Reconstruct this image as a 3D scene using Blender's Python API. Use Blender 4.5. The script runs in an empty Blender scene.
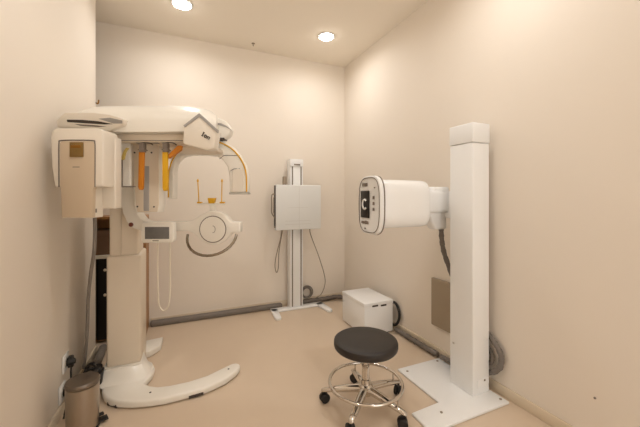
import bpy, bmesh, math
from mathutils import Vector, Matrix

C = bpy.context.scene.collection
PI = math.pi

# ------------------------------------------------------------------ camera model
F, CX, HY = 313.6, 320.0, 197.0          # focal length in px of a 640 px frame, centre, horizon row
YAW = math.atan(137 / F)                 # camera turned right of the room's depth axis
H_ROOM, H_CAM = 2.6, 1.1329
SN, CS = math.sin(YAW), math.cos(YAW)
RIGHT, FWD = Vector((CS, -SN, 0)), Vector((SN, CS, 0))


def at(u, v, t):
    """world point seen at column u, row v, at depth t along the optical axis"""
    r = (u - CX) / F
    return Vector((t * (SN + CS * r), t * (CS - SN * r), H_CAM + (HY - v) / F * t))


def on_z(u, v, z=0.0):
    return at(u, v, (z - H_CAM) * F / (HY - v))


def on_y(u, v, y):
    return at(u, v, y / (CS - SN * (u - CX) / F))


def on_x(u, v, x):
    return at(u, v, x / (SN + CS * (u - CX) / F))


# ------------------------------------------------------------------ materials
def lin(c):
    return tuple(((x / 255 / 12.92) if x / 255 <= .04045 else ((x / 255 + .055) / 1.055) ** 2.4) for x in c) + (1,)


def mat(name, rgb, rough=.5, metal=0.0, var=.03, scale=8.0, bump=0.0, bscale=60.0, coat=0.0, emit=None, spec=.5):
    m = bpy.data.materials.new(name)
    m.use_nodes = True
    nt = m.node_tree
    b = nt.nodes['Principled BSDF']
    b.inputs['Roughness'].default_value = rough
    b.inputs['Metallic'].default_value = metal
    b.inputs['Specular IOR Level'].default_value = spec
    if coat:
        b.inputs['Coat Weight'].default_value = coat
        b.inputs['Coat Roughness'].default_value = .1
    tc = nt.nodes.new('ShaderNodeTexCoord')
    n = nt.nodes.new('ShaderNodeTexNoise')
    n.inputs['Scale'].default_value = scale
    n.inputs['Detail'].default_value = 4
    nt.links.new(tc.outputs['Object'], n.inputs['Vector'])
    mx = nt.nodes.new('ShaderNodeMix')
    mx.data_type = 'RGBA'
    base = lin(rgb)
    mx.inputs['A'].default_value = tuple(max(0, x * (1 - var)) for x in base[:3]) + (1,)
    mx.inputs['B'].default_value = tuple(min(1, x * (1 + var)) for x in base[:3]) + (1,)
    nt.links.new(n.outputs['Fac'], mx.inputs['Factor'])
    nt.links.new(mx.outputs['Result'], b.inputs['Base Color'])
    if bump:
        n2 = nt.nodes.new('ShaderNodeTexNoise')
        n2.inputs['Scale'].default_value = bscale
        n2.inputs['Detail'].default_value = 5
        nt.links.new(tc.outputs['Object'], n2.inputs['Vector'])
        bp = nt.nodes.new('ShaderNodeBump')
        bp.inputs['Strength'].default_value = bump
        bp.inputs['Distance'].default_value = .002
        nt.links.new(n2.outputs['Fac'], bp.inputs['Height'])
        nt.links.new(bp.outputs['Normal'], b.inputs['Normal'])
    if emit:
        b.inputs['Emission Color'].default_value = lin(emit[0])
        b.inputs['Emission Strength'].default_value = emit[1]
    return m


def wood(name, rgb_a, rgb_b):
    m = mat(name, rgb_a, .45)
    nt = m.node_tree
    b = nt.nodes['Principled BSDF']
    tc = nt.nodes.new('ShaderNodeTexCoord')
    mp = nt.nodes.new('ShaderNodeMapping')
    mp.inputs['Scale'].default_value = (14, 14, 1.2)
    n = nt.nodes.new('ShaderNodeTexNoise')
    n.inputs['Scale'].default_value = 3
    n.inputs['Detail'].default_value = 6
    r = nt.nodes.new('ShaderNodeValToRGB')
    r.color_ramp.elements[0].color = lin(rgb_a)
    r.color_ramp.elements[1].color = lin(rgb_b)
    r.color_ramp.elements[0].position = .35
    r.color_ramp.elements[1].position = .65
    nt.links.new(tc.outputs['Object'], mp.inputs['Vector'])
    nt.links.new(mp.outputs['Vector'], n.inputs['Vector'])
    nt.links.new(n.outputs['Fac'], r.inputs['Fac'])
    nt.links.new(r.outputs['Color'], b.inputs['Base Color'])
    return m


M = dict(
    wall=mat('wall_paint', (241, 231, 218), .65, var=.012, scale=1.6, bump=.08, bscale=90, spec=.3),
    ceiling=mat('ceiling_paint', (250, 241, 227), .8, var=.01, scale=2, spec=.2),
    floor=mat('floor_vinyl', (220, 200, 177), .38, var=.05, scale=2.2, bump=.03, bscale=40, spec=.35),
    base=mat('baseboard_vinyl', (226, 211, 188), .5, var=.02),
    white=mat('white_enamel', (246, 246, 245), .3, var=.01, coat=.3),
    ivory=mat('ivory_plastic', (228, 214, 194), .4, var=.015),
    warmwhite=mat('warm_white_enamel', (245, 240, 230), .3, var=.01, coat=.3),
    offwhite=mat('off_white_plastic', (238, 229, 215), .36, var=.012, coat=.2),
    tan=mat('tan_plastic', (208, 188, 162), .42, var=.015),
    grey=mat('light_grey_plastic', (196, 190, 180), .45, var=.02),
    panelgrey=mat('receptor_grey', (232, 233, 231), .5, var=.01),
    bluegrey=mat('blue_grey_plastic', (168, 164, 160), .5, var=.02),
    dark=mat('dark_plastic', (62, 52, 46), .45, var=.05),
    darkgrey=mat('slate_grey_plastic', (128, 116, 106), .45, var=.05),
    black=mat('black_plastic', (24, 21, 19), .45, var=.05),
    rubber=mat('black_rubber', (30, 27, 25), .6, var=.05),
    vinyl=mat('black_vinyl', (40, 35, 32), .5, var=.06, bump=.15, bscale=160),
    chrome=mat('chrome', (214, 208, 200), .12, 1.0, var=.01),
    steel=mat('brushed_steel', (176, 166, 154), .34, 1.0, var=.05, scale=30),
    lidsteel=mat('brown_tinted_steel', (128, 118, 108), .4, .8, var=.05),
    gold=mat('gold_tag', (140, 112, 62), .35, .5, var=.12, scale=50),
    greymetal=mat('satin_grey_metal', (150, 140, 126), .22, 1.0, var=.03),
    line=mat('faint_grey_print', (208, 206, 200), .5),
    brass=mat('brass', (150, 108, 50), .3, .9, var=.05),
    yellow=mat('yellow_plastic', (226, 172, 20), .4, var=.03),
    paleyellow=mat('pale_yellow_plastic', (222, 196, 110), .4, var=.03),
    orange=mat('orange_plastic', (200, 122, 12), .4, var=.03),
    glass=mat('screen_glass', (112, 110, 108), .12, var=.2, scale=40, coat=.6),  # grey lightened to put the screen's reflection into the colour
    hose=mat('grey_hose', (128, 120, 112), .6, var=.1, scale=40),
    sleeve=mat('dark_braided_sleeve', (122, 114, 107), .7, var=.3, scale=90, bump=.6, bscale=200),
    cord=mat('beige_cord', (240, 230, 212), .5),
    greycord=mat('grey_cord', (150, 136, 118), .5),
    wallplate=mat('grey_wall_panel', (164, 148, 126), .5, var=.02),
    wood=wood('brown_wood', (150, 104, 58), (176, 128, 78)),
    darkwood=mat('dark_lacquer', (20, 16, 13), .35, var=.1),
    carton=mat('brown_carton', (110, 84, 62), .7, var=.06),
    lamp=mat('lamp_diffuser', (255, 250, 240), .4, emit=((255, 248, 238), 28)),
    button=mat('red_brown_button', (104, 40, 20), .4),
)


# ------------------------------------------------------------------ mesh helpers
def NB():
    return bmesh.new()


def bevel(bm, off, seg=2, ang=30, geom=None):
    es = [e for e in (geom or bm.edges) if len(e.link_faces) == 2 and e.calc_face_angle(0) > math.radians(ang)]
    if es and off:
        bmesh.ops.bevel(bm, geom=es, offset=off, segments=seg, profile=.5, affect='EDGES', clamp_overlap=True)


def merge(dst, src):
    me = bpy.data.meshes.new('tmp')
    src.to_mesh(me)
    src.free()
    dst.from_mesh(me)
    bpy.data.meshes.remove(me)
    return dst


def box(bm, lo, hi, bev=0.0, seg=2, axes=None):
    """box from lo to hi; axes = (origin, X, Y, Z) makes lo / hi local"""
    b = NB()
    bmesh.ops.create_cube(b, size=1)
    for v in b.verts:
        v.co = Vector((lo[i] + (v.co[i] + .5) * (hi[i] - lo[i]) for i in range(3)))
    bevel(b, bev, seg)
    if axes:
        o, X, Y, Z = axes
        for v in b.verts:
            v.co = o + X * v.co.x + Y * v.co.y + Z * v.co.z
    return merge(bm, b)


CAMAX = (Vector((0, 0, 0)), RIGHT, FWD, Vector((0, 0, 1)))   # the rotating gantry is swung to this heading


def gbox(bm, u0, v0, u1, v1, t0, t1, bev=.004, seg=2):
    """box on the swung gantry: edges u0..u1, v0..v1 on its front face at depth t0, back at t1"""
    k = t0 / F
    return box(bm, ((u0 - CX) * k, t0, H_CAM + (HY - v1) * k), ((u1 - CX) * k, t1, H_CAM + (HY - v0) * k), bev, seg, CAMAX)


def prism(bm, pts, depth, bev=0.0, seg=2):
    """closed polygon of 3-D points extruded by the vector depth"""
    b = NB()
    fr = [b.verts.new(p) for p in pts]
    bk = [b.verts.new(Vector(p) + Vector(depth)) for p in pts]
    n = len(pts)
    b.faces.new(fr)
    b.faces.new(list(reversed(bk)))
    for i in range(n):
        b.faces.new((fr[i], bk[i], bk[(i + 1) % n], fr[(i + 1) % n]))
    bmesh.ops.recalc_face_normals(b, faces=b.faces)
    bevel(b, bev, seg, 25)
    return merge(bm, b)


def gprism(bm, px, t0, t1, bev=.004, seg=2):
    return prism(bm, [at(u, v, t0) for u, v in px], FWD * (t1 - t0), bev, seg)


def loft(bm, rings, caps=True):
    b = NB()
    R = [[b.verts.new(p) for p in r] for r in rings]
    n = len(R[0])
    for a, c in zip(R, R[1:]):
        for i in range(n):
            b.faces.new((a[i], a[(i + 1) % n], c[(i + 1) % n], c[i]))
    if caps:
        b.faces.new(list(reversed(R[0])))
        b.faces.new(R[-1])
    bmesh.ops.recalc_face_normals(b, faces=b.faces)
    return merge(bm, b)


def spline(pts, n=8, closed=False):
    P = [Vector(p) for p in pts]
    out = []
    m = len(P)
    rng = range(m) if closed else range(m - 1)
    for i in rng:
        p1, p2 = P[i], P[(i + 1) % m]
        p0 = P[i - 1] if (closed or i > 0) else p1 + (p1 - p2)
        p3 = P[(i + 2) % m] if (closed or i + 2 < m) else p2 + (p2 - p1)
        for k in range(n):
            t = k / n
            out.append(.5 * ((2 * p1) + (p2 - p0) * t + (2 * p0 - 5 * p1 + 4 * p2 - p3) * t * t + (3 * p1 - p0 - 3 * p2 + p3) * t ** 3))
    if not closed:
        out.append(P[-1])
    return out


def tube(bm, pts, r, seg=12, closed=False, smooth=8, rfun=None, flat=None):
    pts = spline(pts, smooth, closed) if smooth else [Vector(p) for p in pts]
    n = len(pts)
    rings = []
    up = None
    for i, p in enumerate(pts):
        a = pts[i - 1] if (i > 0 or closed) else p
        c = pts[(i + 1) % n] if (i < n - 1 or closed) else p
        d = (c - a).normalized()
        if up is None:
            up = Vector((0, 0, 1)) if abs(d.z) < .9 else Vector((1, 0, 0))
        x = d.cross(up).normalized()
        up = x.cross(d).normalized()
        rr = rfun(i, n) * r if rfun else r
        rings.append([p + (x * math.cos(2 * PI * k / seg) + up * math.sin(2 * PI * k / seg)) * rr for k in range(seg)])
    if closed:
        rings.append(rings[0])
        b = NB()
        loft(b, rings, caps=False)
        bmesh.ops.remove_doubles(b, verts=b.verts, dist=1e-6)
        return merge(bm, b)
    return loft(bm, rings)


def cyl(bm, a, b_, r0, r1=None, seg=24, bev=0.0):
    a, b_ = Vector(a), Vector(b_)
    r1 = r0 if r1 is None else r1
    d = (b_ - a).normalized()
    x = d.orthogonal().normalized()
    y = d.cross(x)
    b = NB()
    loft(b, [[p + (x * math.cos(2 * PI * k / seg) + y * math.sin(2 * PI * k / seg)) * r for k in range(seg)] for p, r in ((a, r0), (b_, r1))])
    bevel(b, bev, 2, 60)
    return merge(bm, b)


def lathe(bm, prof, c=(0, 0, 0), axis=Vector((0, 0, 1)), seg=48):
    """profile of (radius, height) about an axis through c"""
    c = Vector(c)
    d = Vector(axis).normalized()
    x = d.orthogonal().normalized()
    y = d.cross(x)
    return loft(bm, [[c + d * h + (x * math.cos(2 * PI * k / seg) + y * math.sin(2 * PI * k / seg)) * max(r, 1e-4) for k in range(seg)] for r, h in prof])


def torus(bm, c, R, r, axis=Vector((0, 0, 1)), seg=48, s2=10, a0=0, a1=2 * PI):
    d = Vector(axis).normalized()
    x = d.orthogonal().normalized()
    y = d.cross(x)
    return tube(bm, [Vector(c) + (x * math.cos(2 * PI * k / seg) + y * math.sin(2 * PI * k / seg)) * R for k in range(seg)], r, s2, True, 0)


# ------------------------------------------------------------------ object helpers
def wloc(o):
    v = Vector(o.location)
    while o.parent:
        o = o.parent
        v += o.location
    return v


def obj(name, bm, m, parent=None, ang=35, label=None):
    bmesh.ops.recalc_face_normals(bm, faces=bm.faces)
    xs = [v.co for v in bm.verts]
    lo = Vector((min(c[i] for c in xs) for i in range(3)))
    hi = Vector((max(c[i] for c in xs) for i in range(3)))
    c = Vector(((lo.x + hi.x) / 2, (lo.y + hi.y) / 2, lo.z))
    for v in bm.verts:
        v.co -= c
    me = bpy.data.meshes.new(name)
    bm.to_mesh(me)
    bm.free()
    for p in me.polygons:
        p.use_smooth = True
    me.set_sharp_from_angle(angle=math.radians(ang))
    me.materials.append(M[m])
    o = bpy.data.objects.new(name, me)
    C.objects.link(o)
    if parent:
        o.parent = parent
        o.location = c - wloc(parent)
    else:
        o.location = c
    if label:
        o['label'] = label
    return o


def tag(o, label, cat, group=None):
    o['label'] = label
    o['category'] = cat
    if group:
        o['group'] = group
    return o


def thing(name, label, cat, loc, group=None):
    o = bpy.data.objects.new(name, None)
    o.empty_display_size = .1
    C.objects.link(o)
    o.location = loc
    return tag(o, label, cat, group)


def struct(name, bm, m, parent=None):
    o = obj(name, bm, m, parent)
    o['kind'] = 'structure'
    return o


def copy_tree(o, parent=None):
    c = o.copy()
    C.objects.link(c)
    c.parent = parent
    for ch in list(o.children):
        copy_tree(ch, c)
    return c


# ------------------------------------------------------------------ room
XL, XR, YB, YE = -.583, 1.677, 3.145, 2.75        # left wall, right wall, back wall, end of left wall
YN, XA = -1.4, -1.5
struct('floor', box(NB(), (XA - .1, YN - .1, -.1), (XR + .1, YB + .1, 0)), 'floor')
struct('ceiling', box(NB(), (XA - .1, YN - .1, H_ROOM), (XR + .1, YB + .1, H_ROOM + .1)), 'ceiling')
struct('wall_right', box(NB(), (XR, YN - .1, 0), (XR + .1, YB + .1, H_ROOM)), 'wall')
struct('wall_back', box(NB(), (XA - .1, YB, 0), (XR, YB + .1, H_ROOM)), 'wall')
struct('wall_left', box(NB(), (XL - .12, YN, 0), (XL, YE, H_ROOM), .004, 2), 'wall')
struct('wall_alcove', box(NB(), (XA - .1, YE - .5, 0), (XA, YB, H_ROOM)), 'wall')
struct('wall_partition', box(NB(), (XA, YE - .5, 0), (XL - .12, YE - .4, H_ROOM)), 'wall')
nw = NB()                                          # unseen near wall; its opening is added to let fill light in
box(nw, (XA - .1, YN - .1, 0), (.3, YN, H_ROOM))
box(nw, (1.62, YN - .1, 0), (XR, YN, H_ROOM))
box(nw, (.3, YN - .1, 2.3), (1.62, YN, H_ROOM))
struct('wall_near', nw, 'wall')
BH, BT = .06, .012


def skirting(lo, hi):
    return box(NB(), lo, hi, .004, 2)


struct('baseboard_right', skirting((XR - BT, YN, 0), (XR, YB, BH)), 'base')
struct('baseboard_back', skirting((-.26, YB - BT, 0), (XR - BT, YB, BH)), 'base')
struct('baseboard_left', skirting((XL, YN, 0), (XL + BT, YE, BH)), 'base')

# ------------------------------------------------------------------ ceiling downlights
def downlight(x, y, label):
    t = thing('downlight', label, 'ceiling light', (x, y, H_ROOM), 'recessed round downlights')
    ring = lathe(NB(), [(.062, -.001), (.062, -.006), (.068, -.009), (.076, -.007), (.079, -.001), (.079, 0), (.062, 0)], (x, y, H_ROOM))
    obj('trim_ring', ring, 'white', t)
    obj('diffuser', lathe(NB(), [(0, 0), (.0625, 0), (.0625, -.004), (.058, -.012), (.046, -.019), (.026, -.023), (0, -.024)], (x, y, H_ROOM - .0005)), 'lamp', t)
    l = bpy.data.lights.new('downlight_lamp', 'AREA')
    l.shape = 'DISK'
    l.size = .1
    l.spread = math.radians(165)
    l.energy = 2.0
    l.color = (.985, .99, 1.0)
    lo = bpy.data.objects.new('lamp', l)
    C.objects.link(lo)
    lo.parent = t
    lo.location = (0, 0, -.027)
    return t


downlight(-.007, 2.6, 'round recessed downlight at top left, above the white panoramic machine')
downlight(1.2, 2.6, 'round recessed downlight nearer the back right corner of the ceiling')
for y in (1.1,):
    for x in (-.007, 1.2):
        downlight(x, y, 'round recessed downlight out of frame on the ceiling above the viewer')

spk = NB()
p = Vector((.615, 3.0, H_ROOM))
lathe(spk, [(.016, 0), (.016, -.003), (.004, -.005), (.003, -.014), (.002, -.016), (.002, -.022), (.007, -.0225), (.007, -.0235), (.001, -.024)], p, seg=20)
tag(obj('sprinkler_head', spk, 'greycord'), 'tiny sprinkler head on the ceiling close to the back wall', 'sprinkler')

# ------------------------------------------------------------------ panoramic x-ray machine
pm = thing('panoramic_xray_machine', 'tall white panoramic dental x-ray machine with overhead gantry and crescent foot by left wall', 'x-ray machine', (-.33, 2.36, 0))
Z = lambda z: Vector((0, 0, z))

# base: crescent foot plate with column socket
zb = .045
top_px = [(102, 384), (101.8, 391), (104.5, 396), (110, 399.2), (119, 401), (133, 401.4), (150, 400), (165, 397.8), (186, 392.4), (207, 386.6),
          (225.5, 378.4), (236.7, 370), (240, 366), (239.8, 363.6), (236.5, 362.6), (232, 363.2), (224, 367), (207, 375.2), (188, 381.2), (170, 385), (158, 386.4), (150, 385.4),
          (144, 382.6)]
outline = [on_z(u, v, zb) for u, v in top_px] + [Vector((-.172, 2.19, zb)), Vector((-.165, 2.26, zb)), Vector((-.185, 2.34, zb)), Vector((-.23, 2.4, zb)), Vector((-.44, 2.4, zb)), Vector((-.46, 2.3, zb))]
bb = prism(NB(), [p - Z(zb - .004) for p in outline], Z(zb - .004), .012, 3)
base = obj('base', bb, 'warmwhite', pm)
skirt_lo = [(-.445, 2.15), (-.42, 2.13), (-.25, 2.125), (-.21, 2.14), (-.18, 2.19), (-.18, 2.3), (-.23, 2.39), (-.445, 2.39)]
skirt_mid = [(-.44, 2.19), (-.42, 2.17), (-.25, 2.165), (-.215, 2.18), (-.2, 2.22), (-.205, 2.3), (-.232, 2.37), (-.44, 2.37)]
skirt_hi = [(-.435, 2.22), (-.42, 2.205), (-.25, 2.2), (-.232, 2.21), (-.234, 2.23), (-.234, 2.29), (-.236, 2.36), (-.435, 2.36)]
sk = NB()
loft(sk, [[Vector((x, y, zb - .004)) for x, y in skirt_lo], [Vector((x, y, .07)) for x, y in skirt_mid], [Vector((x, y, .105)) for x, y in skirt_hi], [Vector((x, y, .112)) for x, y in skirt_hi]])
obj('column_skirt', sk, 'warmwhite', pm)
rf = NB()
prism(rf, [Vector((x, y, .004)) for x, y in ((-.4, 2.5), (-.215, 2.5), (-.15, 2.585), (-.142, 2.72), (-.4, 2.68))], Z(.044), .006, 2)
foot = obj('rear_foot', rf, 'warmwhite', pm)
nb = NB()
for ua, va, ub, vb in ((188.8, 391.62, 203.4, 387.6), (107.4, 397.7, 116.4, 400.42)):
    a, b_ = on_z(ua, va, zb), on_z(ub, vb, zb)
    d = (b_ - a).normalized()
    nrm = Vector((d.y, -d.x, 0))
    n1 = NB()
    box(n1, (0, -.01, .004), ((b_ - a).length, .0012, .02), 0, 2, (Vector((a.x, a.y, 0)), d, nrm, Vector((0, 0, 1))))
    obj('foot_slot', n1, 'dark', base)
for u, v in ((111.5, 385), (150.3, 392.5), (228.5, 369)):
    c = on_z(u, v, zb)
    obj('screw', cyl(NB(), c - Z(.002), c + Z(.0015), .006, seg=12), 'dark', base)
c = on_z(155.5, 341, .04)
obj('screw', cyl(NB(), c - Z(.002), c + Z(.0015), .006, seg=12), 'dark', foot)

# column: fixed outer cover and inner lift
cx0, cx1, cy0, cy1 = -.42, -.238, 2.225, 2.53
oc = NB()
box(oc, (cx0, cy0, .108), (cx1, cy1, .776), .014, 3)
box(oc, (cx0, 2.36, .004), (cx1, cy1, .12), .004, 1)
outer = obj('outer_column', oc, 'ivory', pm)
ic = NB()
box(ic, (cx0 + .012, cy0 + .02, .77), (cx1 - .016, cy1 - .02, 1.47), .01, 3)
box(ic, (-.345, cy0 + .012, .77), (-.343, cy0 + .03, 1.12), 0)
inner = obj('inner_column', ic, 'ivory', pm)

# overhead gantry body
k0 = 1 / F


def gp(X, t, z):
    return RIGHT * X + FWD * t + Vector((0, 0, z))


def section(X, sh=0.0, zs=1.0, tin=0.0, slant=0.0):
    prof = [(1.55, 1.512), (1.556, 1.54), (1.58, 1.568), (1.63, 1.603), (1.72, 1.634), (1.85, 1.655), (1.98, 1.648), (2.07, 1.61), (2.11, 1.55), (2.1, 1.48), (2.05, 1.456), (1.9, 1.452), (1.7, 1.452), (1.553, 1.456)]
    return [gp(X - slant * (t - 1.55), 1.83 + (t - 1.83) * (1 - tin), 1.5 + (z - 1.5) * zs + sh) for t, z in prof]


gb = NB()
loft(gb, [section(-1.255, -.005, .62, .16), section(-1.235, 0, .86, .06), section(-1.19, 0, .98, .02), section(-1.05, 0, 1), section(-.8, 0, 1, 0, .05), section(-.7, .0, .97, 0, .12), section(-.61, 0, .9, .01, .2), section(-.56, 0, .8, .05, .24), section(-.525, -.006, .66, .12, .26)])
gantry = obj('gantry_body', gb, 'warmwhite', pm, 32)
# tapered end cap on the left with a dark vent slot
ec = NB()
def cap_t(u, v):
    return 1.455 + (v - 113) * .0022 + (u - 57) * .0007


face = [(56, 120), (64, 112.6), (92, 112.4), (110, 114.5), (123.5, 118.6), (123.5, 124.6), (108, 131), (85, 128.4), (56.8, 127.4)]
prism(ec, [at(u, v, cap_t(u, v)) for u, v in face], FWD * .16, .006, 2)
cap = obj('gantry_end_cap', ec, 'offwhite', pm)
es = NB()
slot = [(66.5, 119.6), (82, 119.8), (98, 121.2), (113, 124), (104, 124.4), (88, 123.4), (67, 122)]
prism(es, [at(u, v, cap_t(u, v) - .002) for u, v in slot], FWD * .02, .001, 1)
obj('vent_slot', es, 'dark', cap)
es = NB()
slot = [(74, 123.9), (92, 124.9), (106, 126.4), (98, 127), (80, 125.7)]
prism(es, [at(u, v, cap_t(u, v) - .002) for u, v in slot], FWD * .02, .001, 1)
obj('vent_groove', es, 'darkgrey', cap)
es = NB()
slot = [(98, 118.6), (110, 117.6), (122, 120.4), (122, 123.4), (113, 123.4)]
prism(es, [at(u, v, cap_t(u, v) - .002) for u, v in slot], FWD * .02, .001, 1)
obj('cap_inlay', es, 'bluegrey', cap)

# six-sided nose on the right end, carrying the lettering
ns = NB()
gprism(ns, [(183.5, 125), (199, 113.4), (217, 130), (214, 148.4), (206, 150), (182.8, 143.5)], 1.5, 1.565, .006, 2)
nose = obj('gantry_nose', ns, 'offwhite', pm)
nt_ = NB()
gprism(nt_, [(183.2, 125.4), (199, 113), (217.5, 129.6), (216.8, 132.6), (199.2, 116.8), (184.4, 127.2)], 1.496, 1.52, .001, 1)
obj('nose_trim', nt_, 'bluegrey', nose)
ps = NB()
ang = math.radians(-27)
ex = RIGHT * math.cos(ang) + Z(math.sin(ang))
ez = -RIGHT * math.sin(ang) + Z(math.cos(ang))
o0 = at(200.6, 135.5, 1.496)
s = 1.28 * k0
ax = (o0, ex, FWD, ez)


def bar(x0, z0, x1, z1):
    box(ps, (x0 * s, 0, z0 * s), (x1 * s, .006, z1 * s), 0, 1, ax)


bar(1.0, 0, 2.1, 5.4); bar(.5, 0, 2.6, .6); bar(.5, 4.8, 2.6, 5.4)
ring = [o0 + ex * (5.2 + 1.25 * math.cos(q * PI / 8)) * s + ez * (1.8 + 1.5 * math.sin(q * PI / 8)) * s + FWD * .0025 for q in range(16)]
tube(ps, ring, .0026, 6, True, 0)
bar(7.6, 0, 8.4, 3.4); bar(9.9, 0, 10.7, 2.7); bar(7.6, 2.6, 10.5, 3.4)
obj('lettering', ps, 'dark', nose)
# second, rear nose
rn = NB()
gprism(rn, [(208, 120), (217, 117), (225, 120.4), (231.5, 129), (229.5, 134.5), (224.5, 138.8), (208, 138.5)], 1.9, 1.97, .01, 3)
rear = obj('rear_nose', rn, 'warmwhite', pm)
rs = NB()
prism(rs, [at(u, v, 1.896) for u, v in ((214.5, 122.6), (221, 123.2), (227, 126), (231.8, 130.4), (226, 127.2), (220, 125.2), (214.5, 124.4))], FWD * .02, .001, 1)
obj('nose_trim', rs, 'bluegrey', rear)
rs = NB()
gbox(rs, 214, 137.6, 224, 139.4, 1.893, 1.96, .002)  # dark strip along the underside of the rear nose
obj('nose_underside', rs, 'dark', rear)

# carriage plates below the gantry
cp = NB()
gbox(cp, 113, 133.9, 184, 142, 1.6, 2.05, .004)
carriage = obj('carriage_plate', cp, 'ivory', pm)
c2 = NB()
gbox(c2, 160, 142.5, 208, 147.6, 1.66, 1.95, .006)
obj('carriage_block', c2, 'ivory', pm)
for u0, v0, u1, v1, t in ((112, 132.6, 181, 133.3, 1.592), (119, 140.2, 183, 140.8, 1.597), (136, 142.4, 158, 143.2, 1.62)):
    e1 = NB()
    gbox(e1, u0, v0, u1, v1, t, t + .015, 0)
    obj('seam', e1, 'darkgrey', carriage)

# tube head on the left
th = NB()
gprism(th, [(50.2, 136), (51.4, 130.6), (55.6, 128), (98, 128), (102.2, 130.2), (103.2, 136), (102.6, 187), (54.4, 187), (51.4, 168)], 1.42, 1.53, .008, 3)
head = obj('tube_head', th, 'offwhite', pm)
hl = NB()
gbox(hl, 60.8, 134, 92.2, 218, 1.4335, 1.51, .006, 3)
obj('head_core', hl, 'offwhite', pm)
hp = NB()
gprism(hp, [(59.8, 143), (61.5, 141.2), (92, 141.2), (94, 143.4), (94, 187), (92.2, 190), (91.8, 217.6), (61.4, 217.6), (60.8, 190), (59.8, 187)], 1.414, 1.438, .003, 2)
fp = obj('front_panel', hp, 'tan', head)
hs = NB()
tube(hs, [at(u, v, 1.4195) for u, v in ((59, 187), (58.8, 160), (59, 143.4), (61, 140.6), (76, 140.2), (92.4, 140.6), (94.8, 143), (95, 160), (94.8, 187))], .003, 8)
obj('panel_seam', hs, 'darkgrey', head)
hg = NB()
gbox(hg, 69.3, 142, 82.6, 157, 1.408, 1.418, .002)
obj('gold_tag', hg, 'gold', head, label='gold tag')
hg = NB()
gbox(hg, 70.5, 145, 80.5, 148, 1.4062, 1.41, .001)
obj('tag_clip', hg, 'brass', head)
hg = NB()
gbox(hg, 72.5, 166.6, 79.5, 167.4, 1.413, 1.416, 0)
obj('panel_mark', hg, 'darkgrey', head)
rh = NB()
gprism(rh, [(90, 137), (115.4, 137), (115.4, 208.6), (96, 208.6), (90, 200)], 1.5, 1.55, .006, 3)
obj('rear_housing', rh, 'offwhite', pm)
hg = NB()
X0 = (92.2 - CX) * k0 * 1.4335
box(hg, (X0 - .002, 1.447, H_CAM - 15.6 * 1.45 * k0), (X0 + .0015, 1.462, H_CAM - 11.8 * 1.45 * k0), 0, 1, CAMAX)
obj('side_sticker', hg, 'darkgrey', head)

# sensor side: white flanks, receptor panel with stripe and screws
fl = NB()
gprism(fl, [(118, 140), (129, 140), (130.4, 160), (130.4, 186.5), (119.6, 187.4), (117.4, 184), (117.2, 150)], 1.64, 1.66, .005, 3)
flank = obj('side_shield', fl, 'warmwhite', pm)
sp = NB()
gprism(sp, [(132, 139), (158.5, 139), (159.2, 204), (157.4, 212.6), (137, 212.6), (135, 204), (132.6, 165), (132, 150)], 1.68, 1.755, .005, 2)
sensor = obj('sensor_panel', sp, 'warmwhite', pm)
sp = NB()
gprism(sp, [(132.6, 141), (158, 141), (158.7, 204), (157, 212), (137.4, 212), (135.6, 204), (133.2, 165), (132.6, 150)], 1.6775, 1.69, .002, 1)
obj('sensor_face', sp, 'ivory', sensor)
st = NB()
gbox(st, 143.4, 166, 149, 211, 1.675, 1.69, .002)
obj('receptor_stripe', st, 'bluegrey', sensor)
for u, v in ((134.4, 152.6), (151.4, 152.6), (137.2, 206.6), (153.8, 206.8)):
    c = at(u, v, 1.6745)
    obj('screw', cyl(NB(), c, c + FWD * .01, .0045, seg=12), 'dark', sensor)
# temple bars with clamps
for m, u, v0, v1, uc, du in (('orange', 141.3, 150, 190, 141, -.6), ('yellow', 164.8, 151, 191, 164.6, .2)):
    q = NB()
    gprism(q, [(u - 2.8, v0), (u + 2.8, v0), (u + 2.4 + du, v1 - 3), (u + 1.4 + du, v1), (u - 1.8 + du, v1), (u - 2.9 + du, v1 - 3)], 1.6, 1.613, .003, 2)
    tb = obj('temple_bar', q, m, pm, label=m + ' temple bar')
    q = NB()
    gbox(q, uc - 2.5, 142.5, uc + 2.5, 152, 1.593, 1.622, .003)
    gbox(q, uc - 3.2, 148.8, uc + 3.2, 150.2, 1.59, 1.624, .001)
    obj('clamp', q, 'darkgrey', tb)
    q = NB()
    tube(q, [at(uc - 1, 143.5, 1.606), at(uc + 3, 142.6, 1.606), at(uc + 9, 143.2, 1.61), at(uc + 12, 145, 1.61)], .0025, 8)
    obj('cable', q, 'dark', tb)
q = NB()
gprism(q, [(121, 157.6), (123.4, 151), (126, 147.6), (128.2, 148), (125.4, 152), (123.6, 159.6), (121, 159.6)], 1.63, 1.642, .001, 1)
obj('shield_strip', q, 'paleyellow', flank)
q = NB()
gbox(q, 121.3, 159, 122, 186, 1.634, 1.641, 0)
gbox(q, 121, 186.2, 135, 187.2, 1.634, 1.641, 0)
obj('shield_seam', q, 'darkgrey', flank)
q = NB()
prism(q, [at(168.4, 158.8, 1.6), at(168.2, 154.2, 1.6), at(177.6, 145.4, 1.6), at(181.6, 145.6, 1.6), at(180.8, 150, 1.6)], FWD * .02, .002, 1)
obj('positioning_strap', q, 'orange', pm, label='orange positioning strap')

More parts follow.
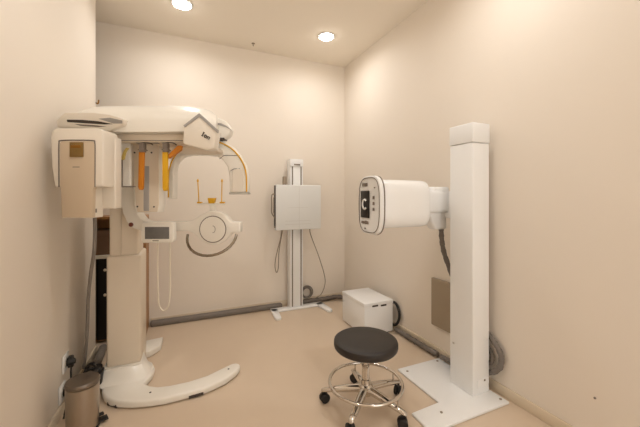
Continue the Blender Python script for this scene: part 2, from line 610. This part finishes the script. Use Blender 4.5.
# arch behind, with a yellow line along its outer front edge
outer_px = [(168, 199), (167.8, 180), (168.2, 170), (170.4, 160), (175, 150), (183, 141.6), (192, 138), (214, 138.6), (224, 141.6), (233, 147), (240, 155), (245.4, 165), (247.4, 175), (247.6, 192.4)]
inner_px = [(229.4, 192.4), (229.2, 176), (227.4, 167), (222.6, 159.6), (216, 155.6), (205, 154.6), (189, 154.6), (181.6, 156.4), (176, 161.6), (173.4, 170), (173, 199)]
ar = NB()
gprism(ar, outer_px + inner_px, 1.92, 1.985, .008, 3)
arch = obj('sensor_arch', ar, 'warmwhite', pm)
yl = NB()
tube(yl, [at(u, v, 1.918) for u, v in ((212, 140.6), (219, 142.2), (227, 145.6), (234.4, 151.2), (240.6, 159), (244.8, 168), (246.4, 178), (246.6, 191.8))], .0045, 8)
obj('yellow_line', yl, 'yellow', arch, label='yellow edge line')
yl = NB()
tube(yl, [at(u, v, 1.918) for u, v in ((168.4, 197.5), (168.3, 180), (169, 171), (172, 161), (177, 153))], .004, 8)
obj('yellow_line', yl, 'yellow', arch, label='yellow edge line')
ec = NB()
gbox(ec, 228.8, 192.2, 248, 194.4, 1.915, 1.99, .004)
obj('arch_foot', ec, 'grey', arch)
ec = NB()
gprism(ec, [(232, 170.4), (237.5, 168.4), (243.5, 169.6), (243.5, 192), (232, 192)], 1.914, 1.925, .002, 1)
obj('arch_insert', ec, 'offwhite', arch)
sm = NB()
tube(sm, [at(u, v, 1.9195) for u, v in ((219.4, 159), (224, 155.4), (239.6, 155.6))], .0016, 6, smooth=0)
tube(sm, [at(u, v, 1.9195) for u, v in ((230.4, 171), (234, 168.8), (240, 168.6))], .0016, 6, smooth=0)
obj('arch_seam', sm, 'dark', arch)

# bracket and chin-rest arm
br = NB()
gprism(br, [(120.4, 186), (133.6, 186), (134.4, 205), (136.6, 213.6), (141, 219.4), (147, 222), (150, 222), (150, 231.2), (141, 231), (132.6, 228), (126.6, 222), (122.8, 213), (121, 204)], 1.82, 1.9, .006, 3)
bracket = obj('arm_bracket', br, 'warmwhite', pm)
c = at(131.3, 224.6, 1.82)
obj('release_button', lathe(NB(), [(0, 0), (.0125, 0), (.0125, .006), (.009, .009), (0, .01)], c, -FWD, 24), 'button', bracket)
am = NB()
gprism(am, [(146, 222), (186, 221.6), (192.4, 220.2), (198.6, 216.4), (204, 213), (209, 211.4), (213.6, 211), (219, 212), (224.4, 215), (227.6, 219), (230.5, 222), (240, 222.2), (240, 232.6), (231.6, 232.8), (228.6, 237),
            (224, 241.4), (218.6, 244.4), (213, 245.2), (207, 244), (201, 240.2), (196.5, 235.6), (192, 232.4), (186, 231), (146, 231)], 1.85, 1.92, .008, 3)
arm = obj('chin_rest_arm', am, 'warmwhite', pm)
dc = at(213, 229.2, 1.85)
obj('dial', lathe(NB(), [(0, .002), (.074, .002), (.0755, 0), (.0755, -.02), (0, -.02)], dc - FWD * .004, -FWD, 64), 'warmwhite', arm)
obj('dial_ring', torus(NB(), dc - FWD * .003, .0765, .0032, FWD, 64, 8), 'darkgrey', arm)
q = NB()
tube(q, [dc - FWD * .0062 + RIGHT * (.002 + .013 * math.cos(a)) + Z(.02 * math.sin(a)) for a in [math.radians(-100 + 20 * i) for i in range(11)]], .0016, 6, smooth=0)
obj('dial_mark', q, 'darkgrey', arm)
hd = NB()
R_ = 24.4 * k0 * 1.83
hc = at(212.2, 234.6, 1.83)
dn = (Z(-.8) - FWD * .6).normalized()
tube(hd, [hc + RIGHT * R_ * math.cos(PI * q / 16) + dn * R_ * .95 * math.sin(PI * q / 16) for q in range(17)], .0075, 12, smooth=0)
handle = obj('grab_handle', hd, 'greymetal', pm, 50)
# chin support
q = NB()
gbox(q, 196.5, 202.8, 224, 205, 1.87, 1.89, .003)
gbox(q, 209.4, 204, 215.4, 212.5, 1.872, 1.888, .003)
chin = obj('chin_support', q, 'warmwhite', arm)
for u, lean in ((199, -1.2), (221.6, .4)):
    q = NB()
    b0, b1 = at(u, 203, 1.88), at(u + lean, 181.5, 1.88)
    cyl(q, b0, b1, .0032, seg=12)
    lathe(q, [(0, -.006), (.005, -.003), (.006, .004), (.004, .012), (0, .016)], b1, Z(1), 16)
    gbox(q, u - 2.2, 201.8, u + 2.4, 203.4, 1.868, 1.892, .002)
    obj('guide_rod', q, 'yellow', arm, label='yellow guide rod')
q = NB()
gprism(q, [(207.4, 198), (215, 198), (214.2, 201), (214, 203.4), (208.4, 203.4), (208, 201)], 1.865, 1.895, .002, 2)
obj('chin_cup', q, 'yellow', arm, label='yellow chin cup')
# touch screen
q = NB()
gprism(q, [(140.6, 225), (142.6, 222.4), (171, 221.8), (173.4, 223.6), (173.8, 240), (172, 242.6), (143, 243.2), (141, 241)], 1.79, 1.83, .006, 3)
gbox(q, 148, 224, 166, 238, 1.825, 1.86, 0)
scr = obj('touch_screen', q, 'warmwhite', pm)
q = NB()
gbox(q, 144.8, 227, 169, 239, 1.7875, 1.795, .001)
obj('display', q, 'glass', scr)
q = NB()
gbox(q, 152.5, 240.4, 158.5, 241.2, 1.7885, 1.792, 0)
obj('screen_mark', q, 'darkgrey', scr)
# cord loop below the screen
q = NB()
tube(q, [at(u, v, 1.9) for u, v in ((158, 236), (158, 245), (157.6, 262), (157.8, 285), (158.8, 303), (161.6, 309.6), (165, 310.4), (168.4, 306), (169.8, 296), (170.2, 280), (170.2, 262), (170, 246), (170, 234))], .0042, 8)
obj('cord', q, 'cord', pm)

# ------------------------------------------------------------------ hoses by the left wall
q = NB()
tube(q, [at(94.6, 214, 1.56), at(95, 230, 1.58), at(94, 252, 1.6), at(90.6, 275, 1.66), at(88.2, 300, 1.71), at(87.2, 330, 1.76), at(85.4, 352, 1.8), at(83.6, 368, 1.83)], .0085, 12)
obj('head_cable', q, 'hose', pm, label='thin grey cable drooping from the tube head')


def corr(i, n):
    return 1 + .07 * math.sin(i * 1.9)


q = NB()
tube(q, [(-.535, 2.74, .03), (-.53, 2.6, .03), (-.525, 2.5, .03), (-.525, 2.4, .03), (-.52, 2.335, .03)], .026, 12, smooth=16, rfun=corr)
tag(obj('corrugated_hose', q, 'hose'), 'thick grey hose on the floor along the left wall behind the bin', 'hose')
q = NB()
box(q, (-.482, 2.16, .03), (-.428, 2.235, .12), .007, 2)
box(q, (-.474, 2.17, .11), (-.436, 2.225, .148), .008, 2)
for pts in ([(-.46, 2.2, .135), (-.485, 2.21, .16), (-.515, 2.22, .135), (-.528, 2.24, .07), (-.525, 2.26, .012)], [(-.45, 2.17, .12), (-.455, 2.14, .15), (-.475, 2.12, .12), (-.48, 2.11, .06), (-.478, 2.12, .012)],
            [(-.46, 2.19, .13), (-.49, 2.17, .15), (-.52, 2.18, .12), (-.53, 2.2, .06), (-.53, 2.22, .012)]):
    tube(q, pts, .009, 8)
obj('power_connector', q, 'black', pm, label='black power connector with cables')

# sockets and plugs
def socket(y, z, label):
    t = thing('wall_socket', label, 'wall socket', (XL, y, z))
    q = NB()
    box(q, (XL + .0005, y - .042, z - .045), (XL + .009, y + .042, z + .045), .003, 2)
    pl = obj('socket_plate', q, 'white', t)
    obj('socket_ring', torus(NB(), (XL + .009, y, z), .024, .003, Vector((1, 0, 0)), 28, 8), 'grey', t)
    return t


socket(2.09, .245, 'upper white wall socket low on the left wall behind bin')
socket(2.04, .112, 'lower white wall socket just above baseboard on the left wall')


def plug(y, z, label, pts):
    t = thing('power_plug', label, 'plug', (XL + .012, y, z))
    q = NB()
    lathe(q, [(0, 0), (.021, 0), (.022, .012), (.018, .026), (.012, .036), (0, .038)], (XL + .0125, y, z), Vector((1, 0, 0)), 20)
    box(q, (XL + .016, y - .012, z - .03), (XL + .04, y + .012, z + .032), .005, 2)
    obj('plug_body', q, 'black', t)
    q = NB()
    tube(q, pts, .0045, 8)
    obj('cord', q, 'rubber', t)
    return t


plug(2.09, .245, 'black plug in the upper socket, with cords hanging down', [(XL + .03, 2.09, .222), (XL + .03, 2.085, .19), (XL + .032, 2.08, .15), (XL + .026, 2.09, .08), (XL + .026, 2.1, .012)])
plug(2.04, .112, 'black plug in the lower socket near the baseboard', [(XL + .03, 2.04, .09), (XL + .03, 2.03, .065), (XL + .03, 1.99, .03), (XL + .03, 1.97, .012)])

# ------------------------------------------------------------------ pedal bin
bx, by = -.447, 1.86
bin_ = thing('pedal_bin', 'small brushed steel pedal bin with brown lid by the left wall', 'bin', (bx, by, 0))
obj('bin_body', lathe(NB(), [(0, .012), (.062, .012), (.0655, .02), (.067, .1), (.068, .222), (.064, .224), (0, .224)], (bx, by, 0)), 'steel', bin_)
obj('bin_rim', lathe(NB(), [(0, 0), (.064, 0), (.068, .003), (.068, .014), (.064, .016), (0, .016)], (bx, by, 0)), 'rubber', bin_)
lid = obj('bin_lid', lathe(NB(), [(0, .225), (.069, .225), (.0705, .229), (.0705, .24), (.067, .247), (.042, .2515), (0, .253)], (bx, by, 0)), 'lidsteel', bin_)
q = NB()
d = Vector((.93, .36, 0)).normalized()
sd = Vector((-d.y, d.x, 0))
box(q, (.06, -.022, .012), (.103, .022, .019), .003, 2, (Vector((bx, by, 0)), d, sd, Z(1)))
box(q, (.056, -.006, .005), (.085, .006, .016), .002, 1, (Vector((bx, by, 0)), d, sd, Z(1)))
obj('pedal', q, 'black', bin_)
q = NB()
box(q, (.062, -.01, .036), (.086, .012, .046), .003, 2, (Vector((bx, by, 0)), d, sd, Z(1)))
obj('pedal_guard', q, 'black', bin_)

# ------------------------------------------------------------------ brass hook on the wall end
q = NB()
hk = Vector((XL - .02, YE, 1.835))
lathe(q, [(0, 0), (.013, 0), (.013, .004), (.006, .006), (.005, .02), (0, .021)], hk, Vector((0, 1, 0)), 20)
tube(q, [hk + Vector((0, .018, 0)), hk + Vector((.02, .022, -.012)), hk + Vector((.03, .022, -.012)), hk + Vector((.034, .022, .014))], .005, 8)
tag(obj('wall_hook', q, 'brass'), 'tiny brass hook on the end corner of the left wall', 'hook')

# ------------------------------------------------------------------ wooden cabinet behind the column
kx0, kx1, ky0, ky1, kh = -.95, -.275, 2.9, 3.14, .98
cab = thing('wooden_cabinet', 'brown wooden cabinet in the alcove behind the panoramic machine column', 'cabinet', (-.61, 3.02, 0))
q = NB()
box(q, (kx1 - .02, ky0, 0), (kx1, ky1, kh), .002, 1)
box(q, (kx0, ky0, 0), (kx0 + .02, ky1, kh), .002, 1)
box(q, (kx0 + .02, ky0, kh - .02), (kx1 - .02, ky1, kh), .002, 1)
box(q, (kx0 + .02, ky1 - .012, .02), (kx1 - .02, ky1, kh - .02))
box(q, (kx0 + .02, ky0 + .005, .02), (kx1 - .02, ky1 - .012, .04))
obj('cabinet_frame', q, 'wood', cab)
q = NB()
box(q, (kx0 + .02, ky0 - .004, .655), (kx1 - .02, ky1 - .012, .68), .002, 1)
obj('shelf', q, 'cord', cab, label='pale shelf board')
for x0, x1, hx in ((kx0 + .022, -.614, -.64), (-.61, kx1 - .022, -.553)):
    q = NB()
    box(q, (x0, ky0 + .002, .025), (x1, ky0 + .02, .652), .003, 1)
    dr = obj('door', q, 'darkwood', cab)
    for z in (.568, .375):
        obj('knob', lathe(NB(), [(0, 0), (.006, 0), (.005, .008), (.011, .013), (.01, .02), (0, .022)], (hx, ky0 + .002, z), Vector((0, -1, 0)), 16), 'ivory', dr)
q = NB()
box(q, (-.68, ky0 + .02, .6805), (-.5, ky1 - .03, .86), .003, 1)
box(q, (-.683, ky0 + .017, .83), (-.497, ky1 - .027, .872), .003, 1)
tag(obj('carton', q, 'carton'), 'brown carton on the top shelf inside the wooden cabinet', 'box')

# ------------------------------------------------------------------ wall bucky stand at the back
bk = thing('chest_stand', 'white chest x-ray stand with square receptor panel at the back wall', 'x-ray stand', (1.05, 3.07, 0))
sx0, sx1, sy0, sy1 = .985, 1.122, 3.0, 3.1
q = NB()
box(q, (.795, 2.975, .002), (1.345, 3.058, .022), .004, 2)
box(q, (sx0, 3.0, .002), (sx1, sy1, .022))
prism(q, [Vector((x, y, .002)) for x, y in ((.795, 3.05), (.775, 2.81), (.782, 2.785), (.81, 2.778), (.832, 2.79), (.838, 2.82), (.86, 3.02))], Z(.02), .004, 2)
prism(q, [Vector((x, y, .002)) for x, y in ((1.345, 3.05), (1.358, 2.82), (1.352, 2.79), (1.33, 2.775), (1.306, 2.782), (1.298, 2.81), (1.265, 3.02))], Z(.02), .004, 2)
obj('stand_base', q, 'white', bk)
q = NB()
box(q, (sx0, sy0, .02), (sx1, sy1, 1.47), .006, 2)
col = obj('stand_column', q, 'white', bk)
for x in (1.008, 1.1):
    q = NB()
    box(q, (x - .006, sy0 - .0015, .03), (x + .006, sy0 + .01, 1.44))
    obj('rail_groove', q, 'darkgrey', col)
q = NB()
box(q, (sx0 - .001, sy0 - .008, 1.44), (sx1 + .001, sy1 + .001, 1.515), .006, 2)
scap = obj('column_cap', q, 'white', bk)
q = NB()
box(q, (1.022, sy0 - .0095, 1.452), (1.088, sy0 - .006, 1.466))
obj('cap_mark', q, 'darkgrey', scap)
px0, px1, py0, py1, pz0, pz1 = .806, 1.272, 2.885, 2.95, .815, 1.25
q = NB()
box(q, (px0, py0, pz0), (px1, py1, pz1), .008, 3)
pan = obj('receptor_panel', q, 'panelgrey', bk)
q = NB()
for x0, z0, x1, z1 in ((1.038, pz0 + .01, 1.04, pz1 - .01), (px0 + .09, .9, 1.16, .902), (px0 + .12, 1.03, 1.13, 1.0315), (px0 + .09, .868, 1.16, .87)):
    box(q, (x0, py0 - .0006, z0), (x1, py0 + .002, z1))
obj('centring_lines', q, 'line', pan)
q = NB()
box(q, (px0 - .004, py0 + .012, pz0 + .02), (px0 + .004, py1 - .006, pz1 - .006), .001, 1)
obj('cassette_slot', q, 'dark', pan)
q = NB()
tube(q, [(px0, 2.905, 1.16), (px0 - .034, 2.905, 1.15), (px0 - .036, 2.905, 1.05), (px0 - .034, 2.905, .98), (px0, 2.905, .93)], .006, 8)
tube(q, [(px0, 2.905, 1.12), (px0 - .018, 2.905, 1.12), (px0 - .018, 2.905, .99), (px0, 2.905, .985)], .003, 8)
box(q, (px0 - .012, 2.897, .838), (px0 + .006, 2.915, .856), .003, 1)
obj('cassette_handle', q, 'greycord', pan)
q = NB()
box(q, (.96, 2.945, .93), (1.14, 3.012, 1.13), .006, 2)
obj('carriage', q, 'white', bk)
q = NB()
box(q, (.895, 2.94, 1.2), (.93, 2.98, 1.335), .006, 2)
obj('side_arm', q, 'greycord', bk)
# its cables
q = NB()
tube(q, [(.885, 2.965, .82), (.88, 2.99, .72), (.868, 3.05, .6), (.852, 3.07, .5), (.85, 3.075, .42), (.868, 3.08, .37), (.885, 3.08, .42), (.886, 3.06, .58), (.89, 2.99, .74), (.9, 2.965, .82)], .0045, 8)
obj('receptor_cable', q, 'greycord', bk)
q = NB()
tube(q, [(1.17, 2.94, .82), (1.2, 2.98, .74), (1.305, 3.03, .52), (1.385, 3.06, .31), (1.4, 3.07, .2), (1.36, 3.07, .1), (1.3, 3.075, .06)], .005, 8)
obj('receptor_cable', q, 'greycord', bk)
q = NB()
torus(q, (1.2, 3.1, .122), .052, .011, Vector((.12, -.97, .15)), 32, 10)
torus(q, (1.205, 3.1, .128), .061, .006, Vector((-.1, -.97, .1)), 32, 8)
tag(obj('cable_coil', q, 'sleeve'), 'small coil of dark cable at the foot of the chest stand', 'cable')

# floor conduit along the back wall
q = NB()
box(q, (-.262, 3.075, 0), (.93, 3.13, .05), .018, 3)
tag(obj('cable_duct', q, 'hose'), 'straight grey cable duct on the floor along the back wall', 'cable duct')
q = NB()


def lump(i, n):
    return 1 + .09 * math.sin(i * .9) + .05 * math.sin(i * 2.3)


tube(q, [(1.14, 3.104, .026), (1.27, 3.104, .026), (1.36, 3.103, .027), (1.45, 3.1, .03), (1.55, 3.085, .036), (1.61, 3.02, .034), (1.628, 2.9, .034), (1.632, 2.75, .034), (1.634, 2.6, .034)], .0225, 12, smooth=10, rfun=lump)
tag(obj('braided_sleeve', q, 'sleeve'), 'dark lumpy braided cable sleeve around the back right floor corner', 'cable sleeve')
q = NB()
tube(q, [(1.636, 2.155, .024), (1.638, 2.05, .023), (1.636, 1.9, .024), (1.638, 1.78, .023), (1.641, 1.69, .025)], .0185, 12, smooth=12, rfun=lump)
tag(obj('braided_sleeve', q, 'sleeve'), 'dark braided cable sleeve on the floor along right wall between white box and column', 'cable sleeve')

# ------------------------------------------------------------------ generator box
gx0, gx1, gy0, gy1, gz = 1.336, 1.612, 2.165, 2.545, .274
gen = thing('generator_box', 'low white rectangular generator box on the floor by right wall', 'equipment box', (1.475, 2.355, 0))
q = NB()
box(q, (gx0, gy0, .012), (gx1, gy1, gz - .03), .004, 2)
obj('box_body', q, 'white', gen)
q = NB()
box(q, (gx0 - .003, gy0 - .003, gz - .032), (gx1 + .003, gy1 + .003, gz), .005, 2)
obj('box_cover', q, 'white', gen)
for u0, u1, v in ((372.2, 378, 306.4), (380.8, 386.2, 305.6)):
    a, b_ = on_y(u0, v, gy0), on_y(u1, v, gy0)
    q = NB()
    box(q, (a.x, gy0 - .0045, a.z - .006), (b_.x, gy0 + .01, a.z + .008), .002, 1)
    obj('vent_slot', q, 'dark', gen)
for x in (gx0 + .03, gx1 - .03):
    for y in (gy0 + .03, gy1 - .03):
        obj('foot', cyl(NB(), (x, y, 0), (x, y, .013), .015, seg=16), 'rubber', gen)
q = NB()
tube(q, [(1.605, 2.25, .2), (1.65, 2.2, .235), (1.655, 2.15, .2), (1.652, 2.13, .13), (1.64, 2.15, .07), (1.63, 2.2, .05), (1.622, 2.3, .06)], .011, 10)
obj('power_cable', q, 'rubber', gen)

# ------------------------------------------------------------------ x-ray tube stand on the right
ts = thing('tube_stand', 'white floor standing x-ray tube column with flat base plate by the right wall', 'x-ray tube stand', (1.55, 1.35, 0))
q = NB()
prism(q, [Vector((x, y, .001)) for x, y in ((1.28, 1.67), (1.63, 1.67), (1.635, 1.155), (1.085, 1.155), (1.085, 1.3), (1.28, 1.31))], Z(.013), .004, 2)
plate = obj('base_plate', q, 'white', ts)
for x, y in ((1.61, 1.19), (1.59, 1.64), (1.23, 1.24), (1.32, 1.62)):
    obj('bolt', cyl(NB(), (x, y, .013), (x, y, .0165), .008, seg=6), 'steel', plate)
q = NB()
box(q, (1.485, 1.265, .013), (1.617, 1.43, 1.44), .006, 3)
tcol = obj('tube_column', q, 'white', ts)
q = NB()
box(q, (1.52, 1.262, .05), (1.6, 1.266, .1), .002, 1)
obj('access_cover', q, 'white', tcol)
obj('lock', cyl(NB(), (1.575, 1.268, .09), (1.575, 1.26, .09), .006, seg=12), 'darkgrey', tcol)
obj('lock', cyl(NB(), (1.487, 1.4, .26), (1.481, 1.4, .26), .006, seg=12), 'grey', tcol)
q = NB()
box(q, (1.482, 1.262, 1.442), (1.62, 1.433, 1.553), .006, 3)
obj('column_cap', q, 'white', ts)
# neck, housing, control face: the arm leaves a carriage on the column's far side
q = NB()
yn = 1.55
box(q, (1.54, 1.425, 1.0), (1.612, 1.6, 1.17), .008, 2)
obj('carriage', q, 'white', ts)
q = NB()
box(q, (1.36, 1.495, 1.033), (1.56, 1.605, 1.176), .022, 4)
box(q, (1.425, yn - .05, 1.13), (1.56, yn + .05, 1.197), .015, 3)
prism(q, [Vector((1.56, 1.525, 1.06)), Vector((1.405, 1.525, 1.06)), Vector((1.415, 1.525, 1.03)), Vector((1.44, 1.525, .96)), Vector((1.47, 1.525, .925)), Vector((1.56, 1.525, .925))], Vector((0, .07, 0)), .012, 3)
obj('tube_arm', q, 'white', ts)
q = NB()


def oval(x, yc, zc, ry, rz, n=48, e=2.0):
    out = []
    for i in range(n):
        a = 2 * PI * i / n
        ca, sa = math.cos(a), math.sin(a)
        out.append(Vector((x, yc + math.copysign(abs(ca) ** (2 / e), ca) * ry, zc + math.copysign(abs(sa) ** (2 / e), sa) * rz)))
    return out


hyc, hzc, hz2 = 1.559, 1.0925, 1.086
loft(q, [oval(1.02, hyc, hzc, .1, .136, e=4), oval(1.035, hyc, hzc, .108, .141, e=4.5), oval(1.315, hyc, hzc, .109, .141, e=4.5), oval(1.347, hyc, hzc, .105, .137, e=4.5), oval(1.361, hyc, hzc, .096, .128, e=4), oval(1.366, hyc, hzc, .065, .092, e=4)])
obj('tube_housing', q, 'white', ts, 40)
q = NB()
xf = .99
loft(q, [oval(xf + .004, hyc, hz2, .106, .157, e=3.4), oval(xf, hyc, hz2, .113, .164, e=3.4), oval(xf + .003, hyc, hz2, .118, .169, e=3.4), oval(xf + .02, hyc, hz2, .12, .171, e=3.4), oval(xf + .028, hyc, hz2, .117, .168, e=3.4), oval(xf + .03, hyc, hz2, .1, .145, e=3.4)])
fpnl = obj('control_face', q, 'white', ts, 50)
q = NB()
tube(q, oval(xf + .0285, hyc, hz2, .118, .169, e=3.4), .004, 8, True, 0)
obj('face_gap', q, 'darkgrey', fpnl)  # dark ring put in for the shaded gap between face and housing
q = NB()
tube(q, oval(xf - .0002, hyc, hz2, .108, .159, e=3.4), .0022, 6, True, 0)
obj('face_seam', q, 'darkgrey', fpnl)


def fp_box(q, y0, z0, y1, z1, th=.004, bev=0.0):
    return box(q, (xf - th, y0, z0), (xf + .002, y1, z1), bev, 2)


q = NB()
fp_box(q, 1.552, 1.01, 1.644, 1.17, .004, .008)
blk = obj('display', q, 'black', fpnl)
q = NB()
cc = Vector((xf - .0045, 1.596, 1.09))
tube(q, [cc + Vector((0, -math.cos(a) * .022, math.sin(a) * .028)) for a in [math.radians(45 + 270 * i / 20) for i in range(21)]], .0058, 8, smooth=0)
obj('display_symbol', q, 'white', fpnl)
for y0, z0, w_, h_ in ((1.575, 1.195, .013, .02), (1.595, 1.195, .014, .02), (1.615, 1.195, .013, .02), (1.565, .974, .015, .017), (1.586, .973, .013, .02), (1.606, .974, .014, .016), (1.626, .975, .013, .014),
                     (1.502, 1.12, .014, .018), (1.502, 1.087, .014, .018), (1.502, 1.054, .014, .018), (1.494, 1.182, .009, .007), (1.592, .944, .013, .007)):
    q = NB()
    fp_box(q, y0, z0, y0 + w_, z0 + h_, .0016, 0)
    obj('control_mark', q, 'darkgrey', fpnl)  # flat dark bars standing in for small printed lettering
# dark hose hanging from the neck and looping behind the column
q = NB()
tube(q, [(1.535, 1.55, .94), (1.54, 1.55, .86), (1.56, 1.55, .77), (1.6, 1.54, .66), (1.63, 1.5, .52), (1.638, 1.43, .42), (1.642, 1.34, .36), (1.645, 1.26, .3), (1.648, 1.215, .235), (1.645, 1.225, .16), (1.637, 1.29, .105), (1.63, 1.4, .07), (1.632, 1.5, .05), (1.64, 1.655, .026)], .0155, 12, smooth=12, rfun=lump)
obj('cable_hose', q, 'sleeve', ts)
q = NB()
tube(q, [(1.62, 1.44, .5), (1.64, 1.38, .33), (1.648, 1.31, .26), (1.65, 1.27, .2), (1.646, 1.3, .15), (1.64, 1.42, .12)], .012, 10, smooth=12, rfun=lump)
obj('cable_hose', q, 'hose', ts)

# ------------------------------------------------------------------ grey panel and screw on the right wall
q = NB()
box(q, (XR - .03, 1.5, .212), (XR - .001, 1.762, .55), .007, 3)
tag(obj('wall_panel', q, 'wallplate'), 'grey brown rectangular panel mounted on right wall behind the white column', 'panel')
q = NB()
c = on_x(595, 398, XR)
lathe(q, [(0, 0), (.005, 0), (.004, .004), (0, .005)], c, Vector((-1, 0, 0)), 16)
tag(obj('wall_screw', q, 'darkgrey'), 'tiny dark screw low on the bare right wall', 'screw')

# ------------------------------------------------------------------ stool
sx, sy = .906, 1.457
stl = thing('rolling_stool', 'round black padded stool on chrome five star base with casters', 'stool', (sx, sy, 0))
o = (sx, sy, 0)
obj('seat', lathe(NB(), [(0, .318), (.15, .317), (.164, .32), (.1695, .326), (.172, .334), (.172, .351), (.1695, .359), (.162, .3645), (.15, .367), (.1, .3705), (0, .372)], o, seg=64), 'vinyl', stl)
obj('seat_pan', lathe(NB(), [(0, .298), (.05, .298), (.09, .312), (.09, .319), (0, .319)], o, seg=32), 'chrome', stl)
obj('gas_lift', lathe(NB(), [(0, .075), (.026, .075), (.026, .15), (.021, .152), (.021, .23), (.015, .232), (.015, .3), (0, .3)], o, seg=32), 'chrome', stl)
obj('hub', lathe(NB(), [(0, .07), (.034, .07), (.038, .078), (.038, .118), (.03, .126), (0, .126)], o, seg=32), 'chrome', stl)
obj('foot_ring', torus(NB(), (sx, sy, .132), .195, .0085, Z(1), 72, 10), 'chrome', stl, 60)
for kk in range(5):
    a = math.radians(5 + 72 * kk)
    d = Vector((math.cos(a), math.sin(a), 0))
    sd = Vector((-d.y, d.x, 0))
    q = NB()
    rings = []
    for r, z, w, h in ((.03, .098, .023, .021), (.1, .091, .021, .019), (.17, .08, .018, .015), (.232, .07, .015, .01), (.241, .068, .011, .006)):
        c = Vector(o) + d * r + Z(z)
        rings.append([c + sd * (w * math.cos(2 * PI * i / 12)) + Z(h * math.sin(2 * PI * i / 12)) for i in range(12)])
    loft(q, rings)
    cyl(q, Vector(o) + d * .195 + Z(.08), Vector(o) + d * .195 + Z(.13), .005, seg=10)
    leg = obj('leg', q, 'chrome', stl, 60)
    q = NB()
    c = Vector(o) + d * .234
    wd = (d * math.cos(.6) + sd * math.sin(.6))          # rolling direction of this caster
    ax_ = Vector((-wd.y, wd.x, 0))
    cc = c + wd * -.012 + Z(.0255)
    for sgn in (-1, 1):
        lathe(q, [(0, 0), (.02, 0), (.0255, .003), (.0255, .014), (.02, .018), (0, .018)], cc + ax_ * (.003 * sgn), ax_ * sgn, 28)
    box(q, (-.014, -.004, .02), (.02, .004, .056), .003, 1, (c + wd * -.012, wd, ax_, Z(1)))
    cyl(q, c + Z(.045), c + Z(.07), .007, seg=12)
    obj('caster', q, 'rubber', leg)

# ------------------------------------------------------------------ camera, world, colour
cam = bpy.data.cameras.new('camera')
cam.sensor_width = 36
cam.lens = 36 * F / 640
cam.shift_y = -(213.5 - HY) / 640
cam.clip_start = .05
co = bpy.data.objects.new('camera', cam)
C.objects.link(co)
co.location = (0, 0, H_CAM)
co.rotation_euler = (PI / 2, 0, -YAW)
sc = bpy.context.scene
sc.camera = co
w = bpy.data.worlds.new('world')
sc.world = w
w.use_nodes = True
w.node_tree.nodes['Background'].inputs['Color'].default_value = (1, .95, .89, 1)
w.node_tree.nodes['Background'].inputs['Strength'].default_value = 1.6
vs = sc.view_settings
vs.view_transform = 'Standard'
vs.look = 'None'
vs.gamma = 1
vs.use_curve_mapping = False
vs.exposure = .63
